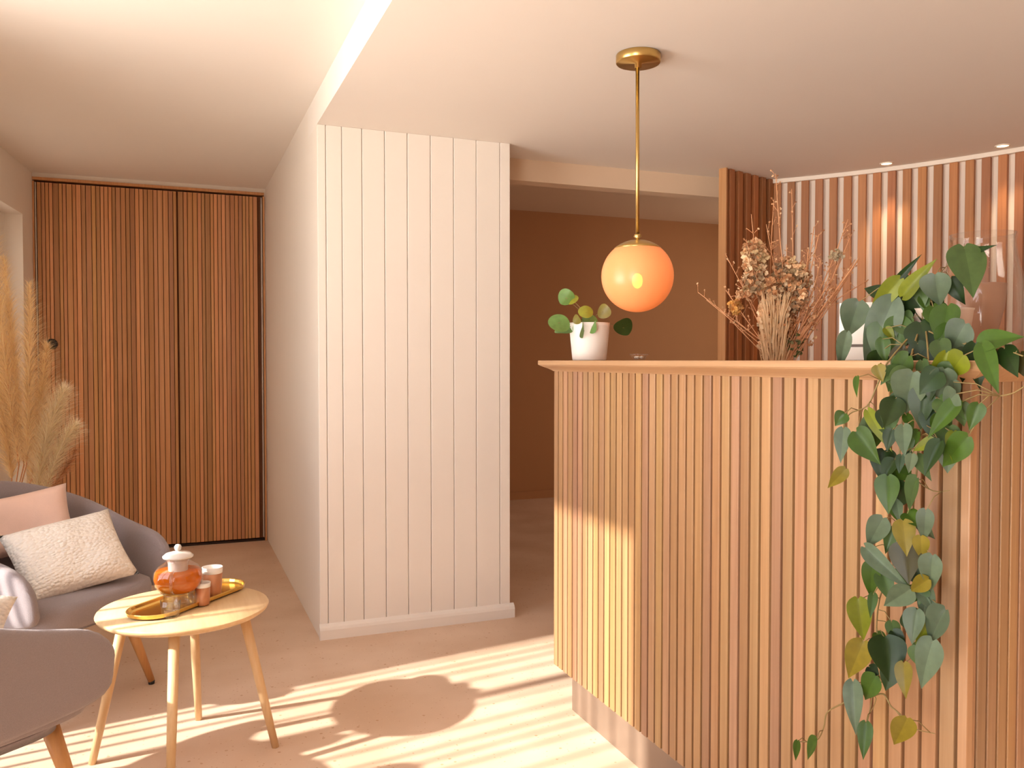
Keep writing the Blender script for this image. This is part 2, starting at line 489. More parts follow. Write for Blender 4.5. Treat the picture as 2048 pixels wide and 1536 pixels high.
# least-squares circle through the traced points gives a smooth curve
def circ(pts):
    Sx = sum(p.x for p in pts) / len(pts); Sy = sum(p.y for p in pts) / len(pts)
    suu = svv = suv = suuu = svvv = suvv = svuu = 0
    for p in pts:
        u = p.x - Sx; v = p.y - Sy
        suu += u * u; svv += v * v; suv += u * v; suuu += u ** 3; svvv += v ** 3; suvv += u * v * v; svuu += v * u * u
    det = suu * svv - suv * suv
    a = .5 * (suuu + suvv); b2 = .5 * (svvv + svuu)
    uc = (a * svv - b2 * suv) / det; vc = (suu * b2 - suv * a) / det
    return Vector((uc + Sx, vc + Sy)), math.sqrt(uc * uc + vc * vc + (suu + svv) / len(pts))
cc, cr_ = circ(arc)
print('ARC', cc, cr_, [tuple(round(c, 3) for c in p) for p in arc])
a0 = math.atan2(arc[0].y - cc.y, arc[0].x - cc.x); a1 = math.atan2(arc[-1].y - cc.y, arc[-1].x - cc.x)
nA = Vector((2.79, 3.90)); nB = cc + Vector((math.cos(a0), math.sin(a0))) * cr_
path = [nA]
for i in range(1, 6): path.append(nA.lerp(nB, i / 5))
sgn = -1 if a1 < a0 else 1
step = .05 / cr_ * sgn
a = a0
while abs(a - a0) < abs(a1 - a0) + 1.6 / cr_ + .02:
    a += step
    path.append(cc + Vector((math.cos(a), math.sin(a))) * cr_)
def offs(path, d):
    out = []
    for i, p in enumerate(path):
        t = (path[min(i + 1, len(path) - 1)] - path[max(i - 1, 0)]).normalized()
        n = Vector((t.y, -t.x))          # towards the room
        out.append(p + n * d)
    return out
def strip(mb, path, d0, d1, z0, z1):
    a_ = offs(path, d0); b_ = offs(path, d1); n = len(path)
    vs = [(p.x, p.y, z0) for p in a_] + [(p.x, p.y, z0) for p in b_] + [(p.x, p.y, z1) for p in a_] + [(p.x, p.y, z1) for p in b_]
    fs = []
    for i in range(n - 1):
        fs += [(i, i + 1, 2 * n + i + 1, 2 * n + i), (n + i + 1, n + i, 3 * n + i, 3 * n + i + 1),
               (2 * n + i, 2 * n + i + 1, 3 * n + i + 1, 3 * n + i), (i + 1, i, n + i, n + i + 1)]
    fs += [(0, 2 * n, 3 * n, n), (n - 1, 2 * n - 1, 4 * n - 1, 3 * n - 1)]
    mb.add(vs, fs)
mb = MB(); strip(mb, path, -.018, 0, 0, H1)
alc = struct('wall_alcove', mb, M['slatwall'], smooth=False)
mb = MB(); strip(mb, path[5:], 0, .034, H1 - .022, H1)
mb.build('top_trim', M['white'], alc)
# slats
L = [0]
for i in range(1, len(path)): L.append(L[-1] + (path[i] - path[i - 1]).length)
def along(s):
    for i in range(1, len(path)):
        if L[i] >= s:
            t = (s - L[i - 1]) / (L[i] - L[i - 1]); p = path[i - 1].lerp(path[i], t)
            return p, (path[i] - path[i - 1]).normalized()
    return path[-1], (path[-1] - path[-2]).normalized()
mb = MB(); random.seed(11)
s = .050; pitch = .0766
while s < L[-1] - .1:
    p, t = along(s); n = Vector((t.y, -t.x))
    mt = Matrix(((t.x, n.x, 0, p.x), (t.y, n.y, 0, p.y), (0, 0, 1, 0), (0, 0, 0, 1)))
    br = random.uniform(.78, 1.18)
    mb.box((-.0205, 0, 0), (.0205, .028, H1 - (.022 if s > L[5] else .0)), (br, br * random.uniform(.93, 1.05), br * random.uniform(.85, 1.1)), mt)
    s += pitch
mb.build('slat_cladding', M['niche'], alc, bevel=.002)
# end post of the alcove
p, t = along(.0); n = Vector((t.y, -t.x))
mt = Matrix(((t.x, n.x, 0, p.x), (t.y, n.y, 0, p.y), (0, 0, 1, 0), (0, 0, 0, 1)))
mb = MB(); mb.box((-.016, -.018, 0), (.0, .030, H1), mat=mt)
struct('trim_1', mb, M['oakedge'], bevel=.002)

# ------------------------------------------------------------------ recessed spots
for i, (px, py, nm) in enumerate(((1768, 329, 'small round recessed ceiling spotlight above the dried bouquet'), (1998, 294, 'small round recessed ceiling spotlight at the top right corner above the glass vase'))):
    p = at_d(px, 721, hh * F / (721 - py))
    t = thing('ceiling_spotlight', (p.x, p.y, H1), nm, 'spotlight', 'recessed spotlights in the alcove ceiling')
    mb = MB(); mb.lathe([(.026, 0), (.034, 0), (.034, -.004), (.030, -.006), (.026, -.004), (.026, 0)], n=28); mb.build('bezel', M['white'], t)
    mb = MB(); mb.lathe([(0, -.003), (.026, -.003), (.026, -.001)], n=24); mb.build('lens', M['spot'], t)
    ld = bpy.data.lights.new('spot_lamp', 'SPOT'); ld.energy = 13 if i == 0 else 8; ld.color = (1, .72, .42); ld.spot_size = R(75); ld.spot_blend = .8; ld.shadow_soft_size = .02
    lo = bpy.data.objects.new('spot_lamp', ld); C.objects.link(lo); lo.location = (0, 0, -.02); lo.parent = t

# ------------------------------------------------------------------ reception counter
XF = 1.264; YE = 2.768; YC = 1.056
CT = 1.2500
ctr = thing('reception_counter', (XF + .4, 1.9, 0), 'oak slatted reception counter with a moulded top, bronze plinth and angled end', 'reception desk')
inv = Matrix.Translation((-(XF + .4), -1.9, 0))
def cbuild(mb, name, mat, **kw):
    o = mb.build(name, mat, None, **kw); o.parent = ctr; o.location = (-(XF + .4), -1.9, 0); return o
SIDE = Vector((math.sin(R(76)), math.cos(R(76)), 0))       # direction of the return panel
SN = Vector((SIDE.y, -SIDE.x, 0))                          # outward
random.seed(21)
def slat_tint():
    br = random.choice((.84, .90, .94, .98, 1.0, 1.04, 1.1))
    return (br, br * random.uniform(.93, 1.04), br * random.uniform(.86, 1.12))
mb = MB()
pitch = .0385; n = int((YE - YC) / pitch)
for i in range(n + 1):
    y0 = YE - i * pitch; y1 = max(y0 - .0305, YC)
    if y1 > y0 - .005: break
    mb.box((XF, y1, .155), (XF + .016, y0, 1.214), slat_tint())
cbuild(mb, 'front_slats', M['oak'], bevel=.002)
mb = MB()
corner = Vector((XF, YC, 0))
mt = Matrix(((SIDE.x, SN.x, 0, corner.x), (SIDE.y, SN.y, 0, corner.y), (0, 0, 1, 0), (0, 0, 0, 1)))
for i in range(24):
    mb.box((i * pitch, -.016, .155), (i * pitch + .0305, 0, 1.214), slat_tint(), mt)
cbuild(mb, 'side_slats', M['oak'], bevel=.002)
# end facing the hall
mb = MB()
for i in range(15):
    mb.box((XF + .01 + i * pitch, YE - .016, .155), (XF + .01 + i * pitch + .0305, YE, 1.214), slat_tint())
cbuild(mb, 'end_slats', M['oak'], bevel=.002)
P1_ = corner + SIDE * .95
def prism(mb, poly, z0, z1):
    n = len(poly)
    vs = [(p[0], p[1], z0) for p in poly] + [(p[0], p[1], z1) for p in poly]
    fs = [tuple(range(n))[::-1], tuple(range(n, 2 * n))] + [(i, (i + 1) % n, n + (i + 1) % n, n + i) for i in range(n)]
    mb.add(vs, fs)
def inset_poly(k, depth):
    """outline of the counter leg (front run + angled return), outer edge pushed out by k"""
    c0 = Vector((XF - k, YE + k))
    d = Vector((SIDE.x, SIDE.y)); nn = Vector((SN.x, SN.y))
    cc_ = Vector((XF, YC)) + nn * k
    tt = ((XF - k) - cc_.x) / d.x
    c1 = cc_ + d * tt
    c2 = Vector((XF, YC)) + nn * k + d * .97
    c3 = Vector((XF, YC)) - nn * depth + d * .97
    q = Vector((XF, YC)) - nn * depth
    c4 = q + d * (((XF + depth) - q.x) / d.x)
    c5 = Vector((XF + depth, YE + k))
    return [c0, c1, c2, c3, c4, c5]
mb = MB(); prism(mb, inset_poly(-.017, .30), .155, 1.213)
cbuild(mb, 'carcass', M['backing'])
mb = MB(); prism(mb, inset_poly(-.05, .28), 0, .155)
cbuild(mb, 'plinth', M['kick'])
# moulded top: stacked outlines
prof = [(.002, 1.212), (.006, 1.2155), (.016, 1.221), (.030, 1.2275), (.040, 1.2325), (.044, 1.236), (.044, 1.248), (.042, CT)]
mb = MB(); rings = [inset_poly(k, .33) for k, z in prof]
vs = []; fs = []
for (k, z), rg in zip(prof, rings):
    vs += [(p.x, p.y, z) for p in rg]
for j in range(len(prof) - 1):
    for i in range(6):
        fs.append((j * 6 + i, j * 6 + (i + 1) % 6, (j + 1) * 6 + (i + 1) % 6, (j + 1) * 6 + i))
fs.append(tuple(range(6))[::-1]); fs.append(tuple((len(prof) - 1) * 6 + i for i in range(6)))
mb.add(vs, fs)
cbuild(mb, 'countertop', M['oaktop'], merge=True)
mb = MB(); prism(mb, [(XF + .28, 1.4), (2.25, 1.4), (2.25, YE), (XF + .28, YE)], .93, .96)
mb.box((2.20, 1.45, 0), (2.24, YE - .02, .93))
cbuild(mb, 'inner_desk', M['oaktop'])

# ------------------------------------------------------------------ pendant lamp
pd = 2.93
pc = at_d(1274, 721, pd)
pl = thing('pendant_lamp', (pc.x, pc.y, H1), 'brass pendant lamp with a glowing orange globe hanging from the ceiling over the counter', 'lamp')
mb = MB(); mb.lathe([(0, 0), (.074, 0), (.076, -.003), (.076, -.026), (.073, -.030), (.012, -.031), (.012, -.045), (0, -.045)], n=56); mb.build('canopy', M['brass'], pl)
gz = 1.25 + (721 - 553) * pd / F - H1
mb = MB(); mb.tube([(-.003, 0, -.03), (.0, 0, gz + .10)], .0065, 14); mb.build('rod', M['brass'], pl)
GR = .1235
mb = MB(); pr = []
for i in range(0, 33):
    an = PI * i / 32; pr.append((GR * math.sin(an), gz - GR * math.cos(an)))
mb.lathe(pr, n=64); globe = mb.build('globe_shade', M['globe'], pl, merge=True)
mb = MB(); pr = [(GR * 1.012 * math.sin(a_), gz + GR * 1.012 * math.cos(a_)) for a_ in [R(x) for x in (0.5, 7, 14, 21, 28, 34, 40)]]
pr.append((GR * math.sin(R(40)) * .97, gz + GR * math.cos(R(40)) * .98))
mb.lathe([(.010, gz + GR + .02), (.014, gz + GR + .012)] + pr, n=56); mb.build('brass_cap', M['brass'], pl)
mb = MB(); pr = [(.012 * math.sin(PI * i / 12), .02 * math.cos(PI * i / 12)) for i in range(13)]
# bulb is seen as a small warm core through the glass
toc = Vector((0, 0, CAMZ)) - (pc + Vector((0, 0, 0)))
mb = MB(); mb.lathe([(.018 * math.sin(PI * i / 14), gz - .016 + .026 * math.cos(PI * i / 14)) for i in range(15)], n=24)
mb.build('bulb', emissive('bulb', (1, .50, .06, 1), 14), pl)

# ------------------------------------------------------------------ heart-leaf maker
def heart(mb, base, tip, width, nrm, tint, fold=.25, droop=.12, round_=False, tint2=None):
    base = Vector(base); tip = Vector(tip)
    L_ = (tip - base).length
    ax = (tip - base).normalized()
    nrm = (nrm - ax * nrm.dot(ax)).normalized()
    sd = ax.cross(nrm).normalized()
    rows = [(-.10, .30, .0), (-.04, .72, .02), (.08, .96, .05), (.22, 1.0, .0), (.38, .92, .0), (.55, .72, .0), (.72, .46, .0), (.87, .20, .0), (1.0, .015, .0)]
    if round_:
        rows = [(-.42 + .0, .25, 0), (-.34, .62, 0), (-.2, .86, 0), (0.0, 1.0, 0), (.2, 1, 0), (.42, .9, 0), (.62, .7, 0), (.78, .42, 0), (.86, .1, 0)]
    vs = []; fs = []
    for i, (a_, w, _) in enumerate(rows):
        tt = max(a_, 0)
        for j in (-2, -1, 0, 1, 2):
            f = j / 2 * w * width / 2
            aa = a_ if (j != 0 or i > 1) else .0 + .02 * i
            if abs(j) == 1 and i == 0 and not round_: aa = -.12
            if round_: aa = a_
            h = -droop * L_ * (tt ** 2) + fold * abs(f) - .35 * f * f / max(width, 1e-4)
            vs.append(base + ax * (aa * L_) + sd * f + nrm * h)
    for i in range(len(rows) - 1):
        for j in range(4):
            fs.append((i * 5 + j, i * 5 + j + 1, (i + 1) * 5 + j + 1, (i + 1) * 5 + j))
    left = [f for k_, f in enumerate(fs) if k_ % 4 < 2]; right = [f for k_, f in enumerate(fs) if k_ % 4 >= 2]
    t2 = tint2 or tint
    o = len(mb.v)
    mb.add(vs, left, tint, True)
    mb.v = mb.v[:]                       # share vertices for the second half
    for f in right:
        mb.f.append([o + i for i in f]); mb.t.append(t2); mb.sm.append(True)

# ------------------------------------------------------------------ trailing plant on the counter
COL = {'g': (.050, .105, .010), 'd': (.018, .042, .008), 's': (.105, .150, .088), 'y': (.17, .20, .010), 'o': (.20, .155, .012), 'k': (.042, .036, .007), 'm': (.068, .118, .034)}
leaves = [
 (1715,606,1690,678,60,'s'),(1692,668,1676,742,26,'s'),(1795,562,1728,640,34,'y'),(1806,590,1858,522,30,'y'),(1790,565,1838,510,14,'d'),
 (1925,498,1948,590,76,'m'),(1912,514,1984,491,18,'d'),(1868,552,1874,615,52,'s'),(1840,597,1804,677,44,'d'),(1782,608,1712,764,78,'s'),
 (1893,616,1882,698,62,'g'),(1928,650,1888,716,56,'s'),(1840,648,1862,722,72,'d'),(1835,688,1850,757,34,'d'),(1960,686,2038,668,42,'g'),
 (1950,690,1960,778,44,'d'),(1964,692,1997,787,36,'g'),(2008,698,2035,754,36,'d'),(1815,715,1770,788,46,'g'),(1826,748,1806,832,76,'s'),
 (1890,710,1858,800,30,'y'),(1925,712,1890,756,46,'y'),(1755,732,1766,764,24,'o'),(1714,755,1711,792,12,'g'),(1790,800,1772,858,46,'d'),
 (1912,788,1882,818,46,'s'),(1917,806,1856,876,40,'g'),(1958,810,1940,862,32,'g'),(1738,824,1780,900,24,'y'),(1808,853,1809,912,33,'s'),
 (1690,828,1670,852,28,'g'),(1688,860,1682,926,31,'s'),(1716,866,1762,930,50,'g'),(1692,940,1655,980,26,'o'),(1882,886,1850,952,40,'d'),
 (1936,876,1884,936,48,'g'),(1868,882,1824,902,24,'y'),(1785,862,1774,904,28,'d'),(1778,956,1778,1030,46,'g'),(1805,912,1800,948,20,'d'),
 (1826,910,1820,948,22,'s'),(1837,960,1813,1026,42,'m'),(1768,1040,1735,1100,42,'s'),(1738,1100,1818,1182,34,'s'),(1810,1046,1818,1114,40,'o'),
 (1855,1024,1850,1090,32,'s'),(1846,1076,1848,1124,30,'o'),(1815,1092,1822,1172,66,'k'),(1870,1116,1862,1190,44,'s'),(1750,1130,1740,1204,36,'g'),
 (1824,1182,1772,1218,44,'s'),(1862,1162,1822,1188,32,'o'),(1722,1204,1733,1290,44,'y'),(1840,1226,1828,1294,42,'s'),(1897,1226,1858,1294,54,'s'),
 (1866,1246,1838,1298,28,'y'),(1752,1192,1746,1240,18,'g'),(1776,1282,1788,1370,76,'d'),(1732,1290,1702,1366,48,'o'),(1872,1290,1842,1386,56,'s'),
 (1815,1334,1816,1404,32,'o'),(1713,1374,1716,1480,36,'s'),(1740,1456,1735,1530,28,'g'),(1822,1446,1797,1504,44,'o'),(1640,1488,1620,1530,28,'g'),(1602,1492,1597,1534,14,'g'),
 (1820,640,1800,700,60,'d'),(1880,640,1905,720,60,'k'),(1812,700,1790,770,48,'k'),(1870,700,1880,780,52,'d'),(1850,780,1838,860,50,'d'),(1900,560,1925,610,30,'d'),
 (1780,620,1770,690,40,'d'),(1990,700,1980,745,30,'k'),(2040,710,2060,760,34,'k'),(1795,1000,1805,1050,22,'s'),(1790,1060,1775,1110,26,'m'),(1830,1130,1850,1180,40,'d'),
 (1770,1150,1790,1210,34,'m'),(1880,880,1870,925,26,'s'),(1800,790,1780,840,30,'g'),(1858,1200,1850,1240,26,'s'),
 (1852,585,1862,668,60,'d'),(1802,640,1786,722,54,'g'),(1896,652,1908,732,50,'g'),(1830,715,1818,792,52,'d'),(1760,650,1745,712,40,'m'),(1870,735,1884,806,48,'g'),
 (1795,560,1822,622,40,'d'),(1930,700,1925,764,44,'d'),(1758,705,1748,760,36,'d'),(1842,560,1838,620,36,'m'),(1800,735,1778,790,40,'m'),(1862,820,1872,886,44,'d'),
]
_r = random.Random(77)
for k_ in range(64):                      # smaller leaves that fill in around the vines
    y_ = _r.choice((_r.uniform(560, 760), _r.uniform(760, 960), _r.uniform(960, 1380)))
    hw = 75 if y_ < 760 else (85 if y_ < 960 else 48)
    cx_ = 1838 if y_ < 960 else 1838 - (y_ - 960) * .12
    x_ = cx_ + _r.uniform(-hw, hw)
    L_ = _r.uniform(30, 62); a_ = _r.gauss(PI / 2, .55)
    leaves.append((x_, y_, x_ + L_ * math.cos(a_), y_ + L_ * math.sin(a_), L_ * _r.uniform(.45, .8), _r.choice('ddgggsmymk')))
PX, PY = 1.385, 1.235
tp = thing('trailing_plant', (PX, PY, CT), 'heart-leaved trailing green plant spilling over the front of the counter at the right', 'potted plant')
def local(p, o): return Vector(p) - Vector(o.location)
mb = MB()
mb.lathe([(0, 0), (.046, 0), (.050, .004), (.062, .095), (.064, .10), (.059, .10), (.056, .085), (0, .085)], n=40)
mb.build('pot', M['pot2'], tp)
mb = MB(); mb.lathe([(0, .088), (.03, .09), (.056, .087)], n=24); mb.build('soil', M['soil'], tp)
random.seed(5)
def vineX(px, py):
    if py > 735:
        return 1.185 - .02 * random.random()
    return 1.185 + min(1, (735 - py) / 110) * .12
fol = MB(); stm = MB()
vines = [
 [(1840,650),(1822,712),(1812,790),(1800,920),(1797,1000),(1800,1100),(1765,1200),(1758,1290),(1752,1400),(1741,1460)],
 [(1850,655),(1856,718),(1850,800),(1840,900),(1830,1050),(1848,1200),(1852,1290),(1845,1330)],
 [(1752,1400),(1775,1395),(1790,1420),(1800,1428),(1820,1446)],
 [(1830,660),(1775,725),(1755,770),(1735,812),(1700,828),(1690,860),(1690,940)],
 [(1758,1290),(1750,1380),(1700,1410),(1662,1432),(1655,1462),(1640,1490),(1604,1492)],
 [(1850,660),(1900,680),(1940,690),(1965,690),(2010,700),(2045,712)],
 [(1845,650),(1835,600),(1800,570),(1794,560)],
 [(1850,650),(1870,560),(1905,520),(1925,498)],
 [(1780,1366),(1745,1385),(1760,1405),(1745,1440)],
 [(1835,962),(1870,983),(1902,982)],
 [(1800,1428),(1830,1462),(1880,1476)],
 [(2000,792),(2030,785),(2062,762)],
]
vpts = []
random.seed(9)
for v in vines:
    pts = [at_X(px, py, 1.20 if py > 735 else 1.20 + min(1, (735 - py) / 90) * .13) for px, py in v]
    # smooth
    sm_ = []
    for i in range(len(pts) - 1):
        for k_ in range(4):
            t_ = k_ / 4
            p0 = pts[max(i - 1, 0)]; p1 = pts[i]; p2 = pts[i + 1]; p3 = pts[min(i + 2, len(pts) - 1)]
            sm_.append(.5 * ((2 * p1) + (-p0 + p2) * t_ + (2 * p0 - 5 * p1 + 4 * p2 - p3) * t_ ** 2 + (-p0 + 3 * p1 - 3 * p2 + p3) * t_ ** 3))
    sm_.append(pts[-1])
    rad = .0016 if len(v) > 4 else .0010
    stm.tube([local(p, tp) for p in sm_], [rad * (1.15 - .5 * i / len(sm_)) for i in range(len(sm_))], 6)
    vpts += sm_
CAMP = Vector((0, 0, CAMZ))
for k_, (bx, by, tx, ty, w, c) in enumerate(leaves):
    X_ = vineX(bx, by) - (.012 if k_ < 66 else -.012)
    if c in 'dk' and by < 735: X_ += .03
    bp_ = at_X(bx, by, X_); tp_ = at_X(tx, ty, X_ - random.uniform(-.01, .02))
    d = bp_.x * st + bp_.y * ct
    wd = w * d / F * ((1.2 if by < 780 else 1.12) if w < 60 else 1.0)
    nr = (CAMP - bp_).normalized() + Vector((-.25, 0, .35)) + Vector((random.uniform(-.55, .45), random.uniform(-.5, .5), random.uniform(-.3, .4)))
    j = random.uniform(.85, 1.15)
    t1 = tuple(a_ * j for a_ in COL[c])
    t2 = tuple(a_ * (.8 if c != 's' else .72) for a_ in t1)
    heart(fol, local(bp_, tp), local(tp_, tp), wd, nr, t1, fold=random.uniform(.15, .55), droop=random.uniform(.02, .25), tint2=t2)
    near = min(vpts, key=lambda q: (q - bp_).length)
    if (near - bp_).length < .12:
        mid = (near + bp_) / 2 + Vector((0, 0, .008))
        stm.tube([local(p, tp) for p in (near, mid, bp_)], .0009, 5)
o = fol.build('foliage', M['leaf'], tp, subsurf=1)
stm.build('vines', M['stem'], tp)

# ------------------------------------------------------------------ small pilea in a white pot
pp = Vector((1.36, 2.68, CT))
d0 = pp.x * st + pp.y * ct
pil = thing('potted_pilea', pp, 'small round-leaved green plant in a white pot at the left end of the counter', 'potted plant')
mb = MB()
r = 33 * d0 / F
mb.lathe([(0, 0), (r * .98, 0), (r * 1.03, .004), (r * 1.22, .12), (r * 1.24, .132), (r * 1.15, .132), (r * 1.10, .118), (0, .116)], n=44)
mb.build('pot', M['pot'], pil)
mb = MB(); mb.lathe([(0, .120), (r * .6, .121), (r * 1.1, .118)], n=24); mb.build('soil', M['soil'], pil)
mb = MB(); sb = MB(); random.seed(4)
for px, py, w, c in ((1116,646,36,'m'),(1126,660,30,'m'),(1131,596,27,'m'),(1145,600,20,'y'),(1160,655,26,'m'),(1178,640,26,'m'),(1172,625,24,'y'),(1206,624,24,'o'),(1248,656,31,'d'),(1168,662,26,'m'),(1184,655,22,'m'),(1152,640,16,'o')):
    off = random.uniform(-.075, -.02)
    p = at_d(px, py, d0 + off)
    rr = w * d0 / F * 1.22
    nr = (CAMP - p).normalized() + Vector((random.uniform(-.5, .5), random.uniform(-.3, .3), random.uniform(.1, .8)))
    col = {'m': (.16, .30, .08), 'y': (.30, .30, .03), 'o': (.22, .18, .03), 'd': (.03, .06, .01)}[c]
    ax = Vector((random.uniform(-1, 1), random.uniform(-1, 1), -.6)).normalized()
    heart(mb, local(p - ax * rr * .2, pil), local(p + ax * rr * .58, pil), rr * 1.02, nr, col, fold=-.1, droop=-.1, round_=True)
    a_ = Vector((random.uniform(-.01, .01), random.uniform(-.01, .01), .118)); b_ = local(p, pil)
    m_ = (a_ + b_) / 2 + Vector((0, 0, .015))
    sb.tube([a_, m_, b_], .0011, 6)
mb.build('foliage', M['pilea'], pil, subsurf=1); sb.build('stems', M['stem'], pil)

# small clear dish
p = at_d(1278, 721, 2.86); p.z = CT
gd = thing('glass_dish', p, 'tiny clear glass dish on the counter right of the white pot', 'dish')
mb = MB(); mb.lathe([(0, .001), (.014, .001), (.02, .004), (.03, .018), (.034, .022), (.031, .022), (.026, .016), (.016, .006), (0, .005)], n=32); mb.build('bowl', M['bowlglass'], gd)
mb = MB()
for a_ in range(5):
    w = a_ * 2 * PI / 5
    mb.lathe([(.006 * math.sin(PI * i / 6), .010 + .006 * math.cos(PI * i / 6)) for i in range(7)], (.011 * math.cos(w), .011 * math.sin(w), 0), 10)
mb.build('glass_beads', M['lid'], gd)

# white card box behind the leaves
bp_ = at_X(1722, 721, 1.43); bp_.z = CT
bx = thing('card_box', bp_, 'small white upright box on the counter half hidden behind the leaves', 'box', rz=-.8)
mb = MB(); mb.box((-.045, -.028, 0), (.045, .028, .128)); mb.build('carton', M['box'], bx, bevel=.002)
mb = MB(); mb.box((-.040, -.0287, .03), (.03, -.0284, .036))
mb.build('printed_line', M['ink'], bx)

# clear glass vase; a mauve shape inside stands in for the refracted ceiling
vp = Vector((1.60, 1.315, CT))
gv = tag(MB(), None) if False else None
mb = MB()
mb.lathe([(0, .0), (.070, .0), (.078, .02), (.082, .10), (.078, .17), (.066, .22), (.062, .25), (.064, .268), (.061, .268), (.059, .25), (.063, .22), (.074, .17), (.078, .10), (.074, .022), (.06, .012), (0, .012)], n=56)
o = mb.build('glass_vase', M['vaseglass'], None); o.location = vp
tag(o, 'large clear glass vase behind the trailing plant near the right edge', 'vase')
mb = MB()
mb.lathe([(0, .0), (.026, .0), (.030, .01), (.050, .10), (.054, .15), (.050, .15), (.046, .10), (.026, .014), (0, .012)], n=40)
o = mb.build('vase_refraction', M['mauve'], None); o.location = vp + Vector((-.004, .006, .0125))
tag(o, 'mauve tapered shape inside the clear glass vase, standing in for the refracted ceiling', 'cup')

# ------------------------------------------------------------------ dried bouquet
bd = 2.72
bc = at_d(1572, 721, bd)
bq = thing('dried_bouquet', (bc.x, bc.y, .972), 'bouquet of dried grasses and brown flowers standing in a vase behind the counter', 'dried flowers')
mb = MB(); mb.lathe([(0, 0), (.05, 0), (.056, .01), (.058, .12), (.04, .2), (.042, .23), (.038, .23), (.036, .2), (.053, .12), (.05, .012), (0, .01)], n=36)
o = mb.build('bottle_vase', M['bowlglass'], None); o.location = (bc.x, bc.y, .96)
tag(o, 'clear bottle vase on the inner desk holding the dried bouquet', 'vase')
fl = MB(); sg = MB(); random.seed(31)
DC = [(.80, .50, .28), (.66, .36, .18), (.85, .60, .36), (.55, .27, .12), (.55, .38, .20), (.80, .60, .38), (.45, .31, .18)]
def bpt(px, py, dz=0): return local(at_d(px, py, bd + dz), bq)
def floret(c, r, col):
    # small crumpled papery tuft
    for q in range(5):
        d1 = Vector((random.gauss(0, 1), random.gauss(0, 1), random.gauss(0, 1))).normalized(); d2 = d1.orthogonal().normalized()
        d2.rotate(Matrix.Rotation(random.uniform(0, 6), 3, d1))
        d3 = d1.cross(d2)
        a_ = c + d1 * r
        fl.add([c - d2 * r * .5, c + d2 * r * .5, a_ + d2 * r * .4 + d3 * r * .3, a_ - d2 * r * .4 + d3 * r * .3], [(0, 1, 2, 3)], col)
def cluster(x, y, rx, ry, n, sz, cols, dz=.04):
    for _ in range(n):
        a_ = random.uniform(0, 2 * PI); q = math.sqrt(random.random())
        px = x + rx * q * math.cos(a_); py = y + ry * q * math.sin(a_)
        v_ = random.uniform(.8, 1.2); floret(bpt(px, py, random.uniform(-dz, dz)), sz * random.uniform(.6, 1.3), tuple(k_ * v_ for k_ in random.choice(cols)))
cluster(1508, 515, 22, 34, 150, .012, DC[:3] + DC[4:6])
cluster(1512, 560, 26, 28, 110, .012, [DC[4], DC[6], DC[5], DC[1]])
cluster(1575, 545, 28, 28, 130, .012, DC)
cluster(1590, 590, 22, 34, 120, .012, DC)
cluster(1560, 580, 24, 30, 110, .012, DC)
cluster(1605, 560, 14, 26, 50, .010, DC)
cluster(1545, 630, 26, 34, 200, .013, [DC[0], DC[2], DC[5]])
cluster(1540, 682, 20, 40, 190, .013, [DC[0], DC[2], DC[5]])
for _ in range(420):                      # tan wheat-like bunch spreading upward
    x_ = random.uniform(1524, 1572); u_ = (x_ - 1548) / 24
    y_ = random.uniform(600, 730); L_ = random.uniform(25, 70)
    z_ = random.uniform(-.07, .0)
    p0 = bpt(x_ - 4 * u_, y_ + L_ * .5, z_); p1 = bpt(x_ + random.uniform(-6, 6) + 8 * u_, y_ - L_ * .5, z_ + random.uniform(-.01, .01))
    sd_ = RT * random.uniform(.001, .0022)
    mid_ = (p0 + p1) / 2
    fl.add([p0 - sd_ * .4, p0 + sd_ * .4, mid_ + sd_, p1, mid_ - sd_], [(0, 1, 2, 4), (4, 2, 3)], random.choice([(.86, .62, .38), (.74, .50, .29), (.62, .40, .21)]))
cluster(1575, 640, 16, 34, 90, .011, [DC[3], DC[1]])
cluster(1471, 615, 13, 13, 50, .010, [(.75, .42, .12), (.62, .34, .12)])
cluster(1488, 590, 16, 10, 30, .008, [DC[0], DC[2]])
cluster(1620, 640, 14, 50, 30, .007, DC[:4])
cluster(1670, 512, 14, 10, 30, .008, [(.6, .5, .35), (.5, .4, .25)])
cluster(1590, 690, 18, 26, 40, .009, [(.20, .22, .08), (.28, .26, .12)])
# stems and twigs
root = (1566, 735)
def twig(x, y, bend=0, r=.0012, col=None, side=0, start=None):
    sx_, sy_ = start or (root[0] + random.uniform(-22, 22), root[1] - 8)
    dz = random.uniform(-.04, .04)
    pts = []
    for i in range(7):
        t_ = i / 6
        px = sx_ + (x - sx_) * t_ + bend * math.sin(PI * t_); py = sy_ + (y - sy_) * t_
        pts.append(bpt(px, py, dz * t_))
    sg.tube([Vector((random.uniform(-.02, .02), random.uniform(-.02, .02), -.0))] + pts, [r] * 3 + [r * (1 - .09 * i) for i in range(5)], 5)
    for q in range(side):
        t_ = random.uniform(.5, 1); i = min(int(t_ * 6), 5)
        p = pts[i].lerp(pts[i + 1], t_ * 6 - i)
        e = p + Vector((random.uniform(-.02, .02), random.uniform(-.02, .02), random.uniform(.005, .03)))
        sg.tube([p, e], .0007, 4); floret(e, .004, random.choice(DC[:4]))
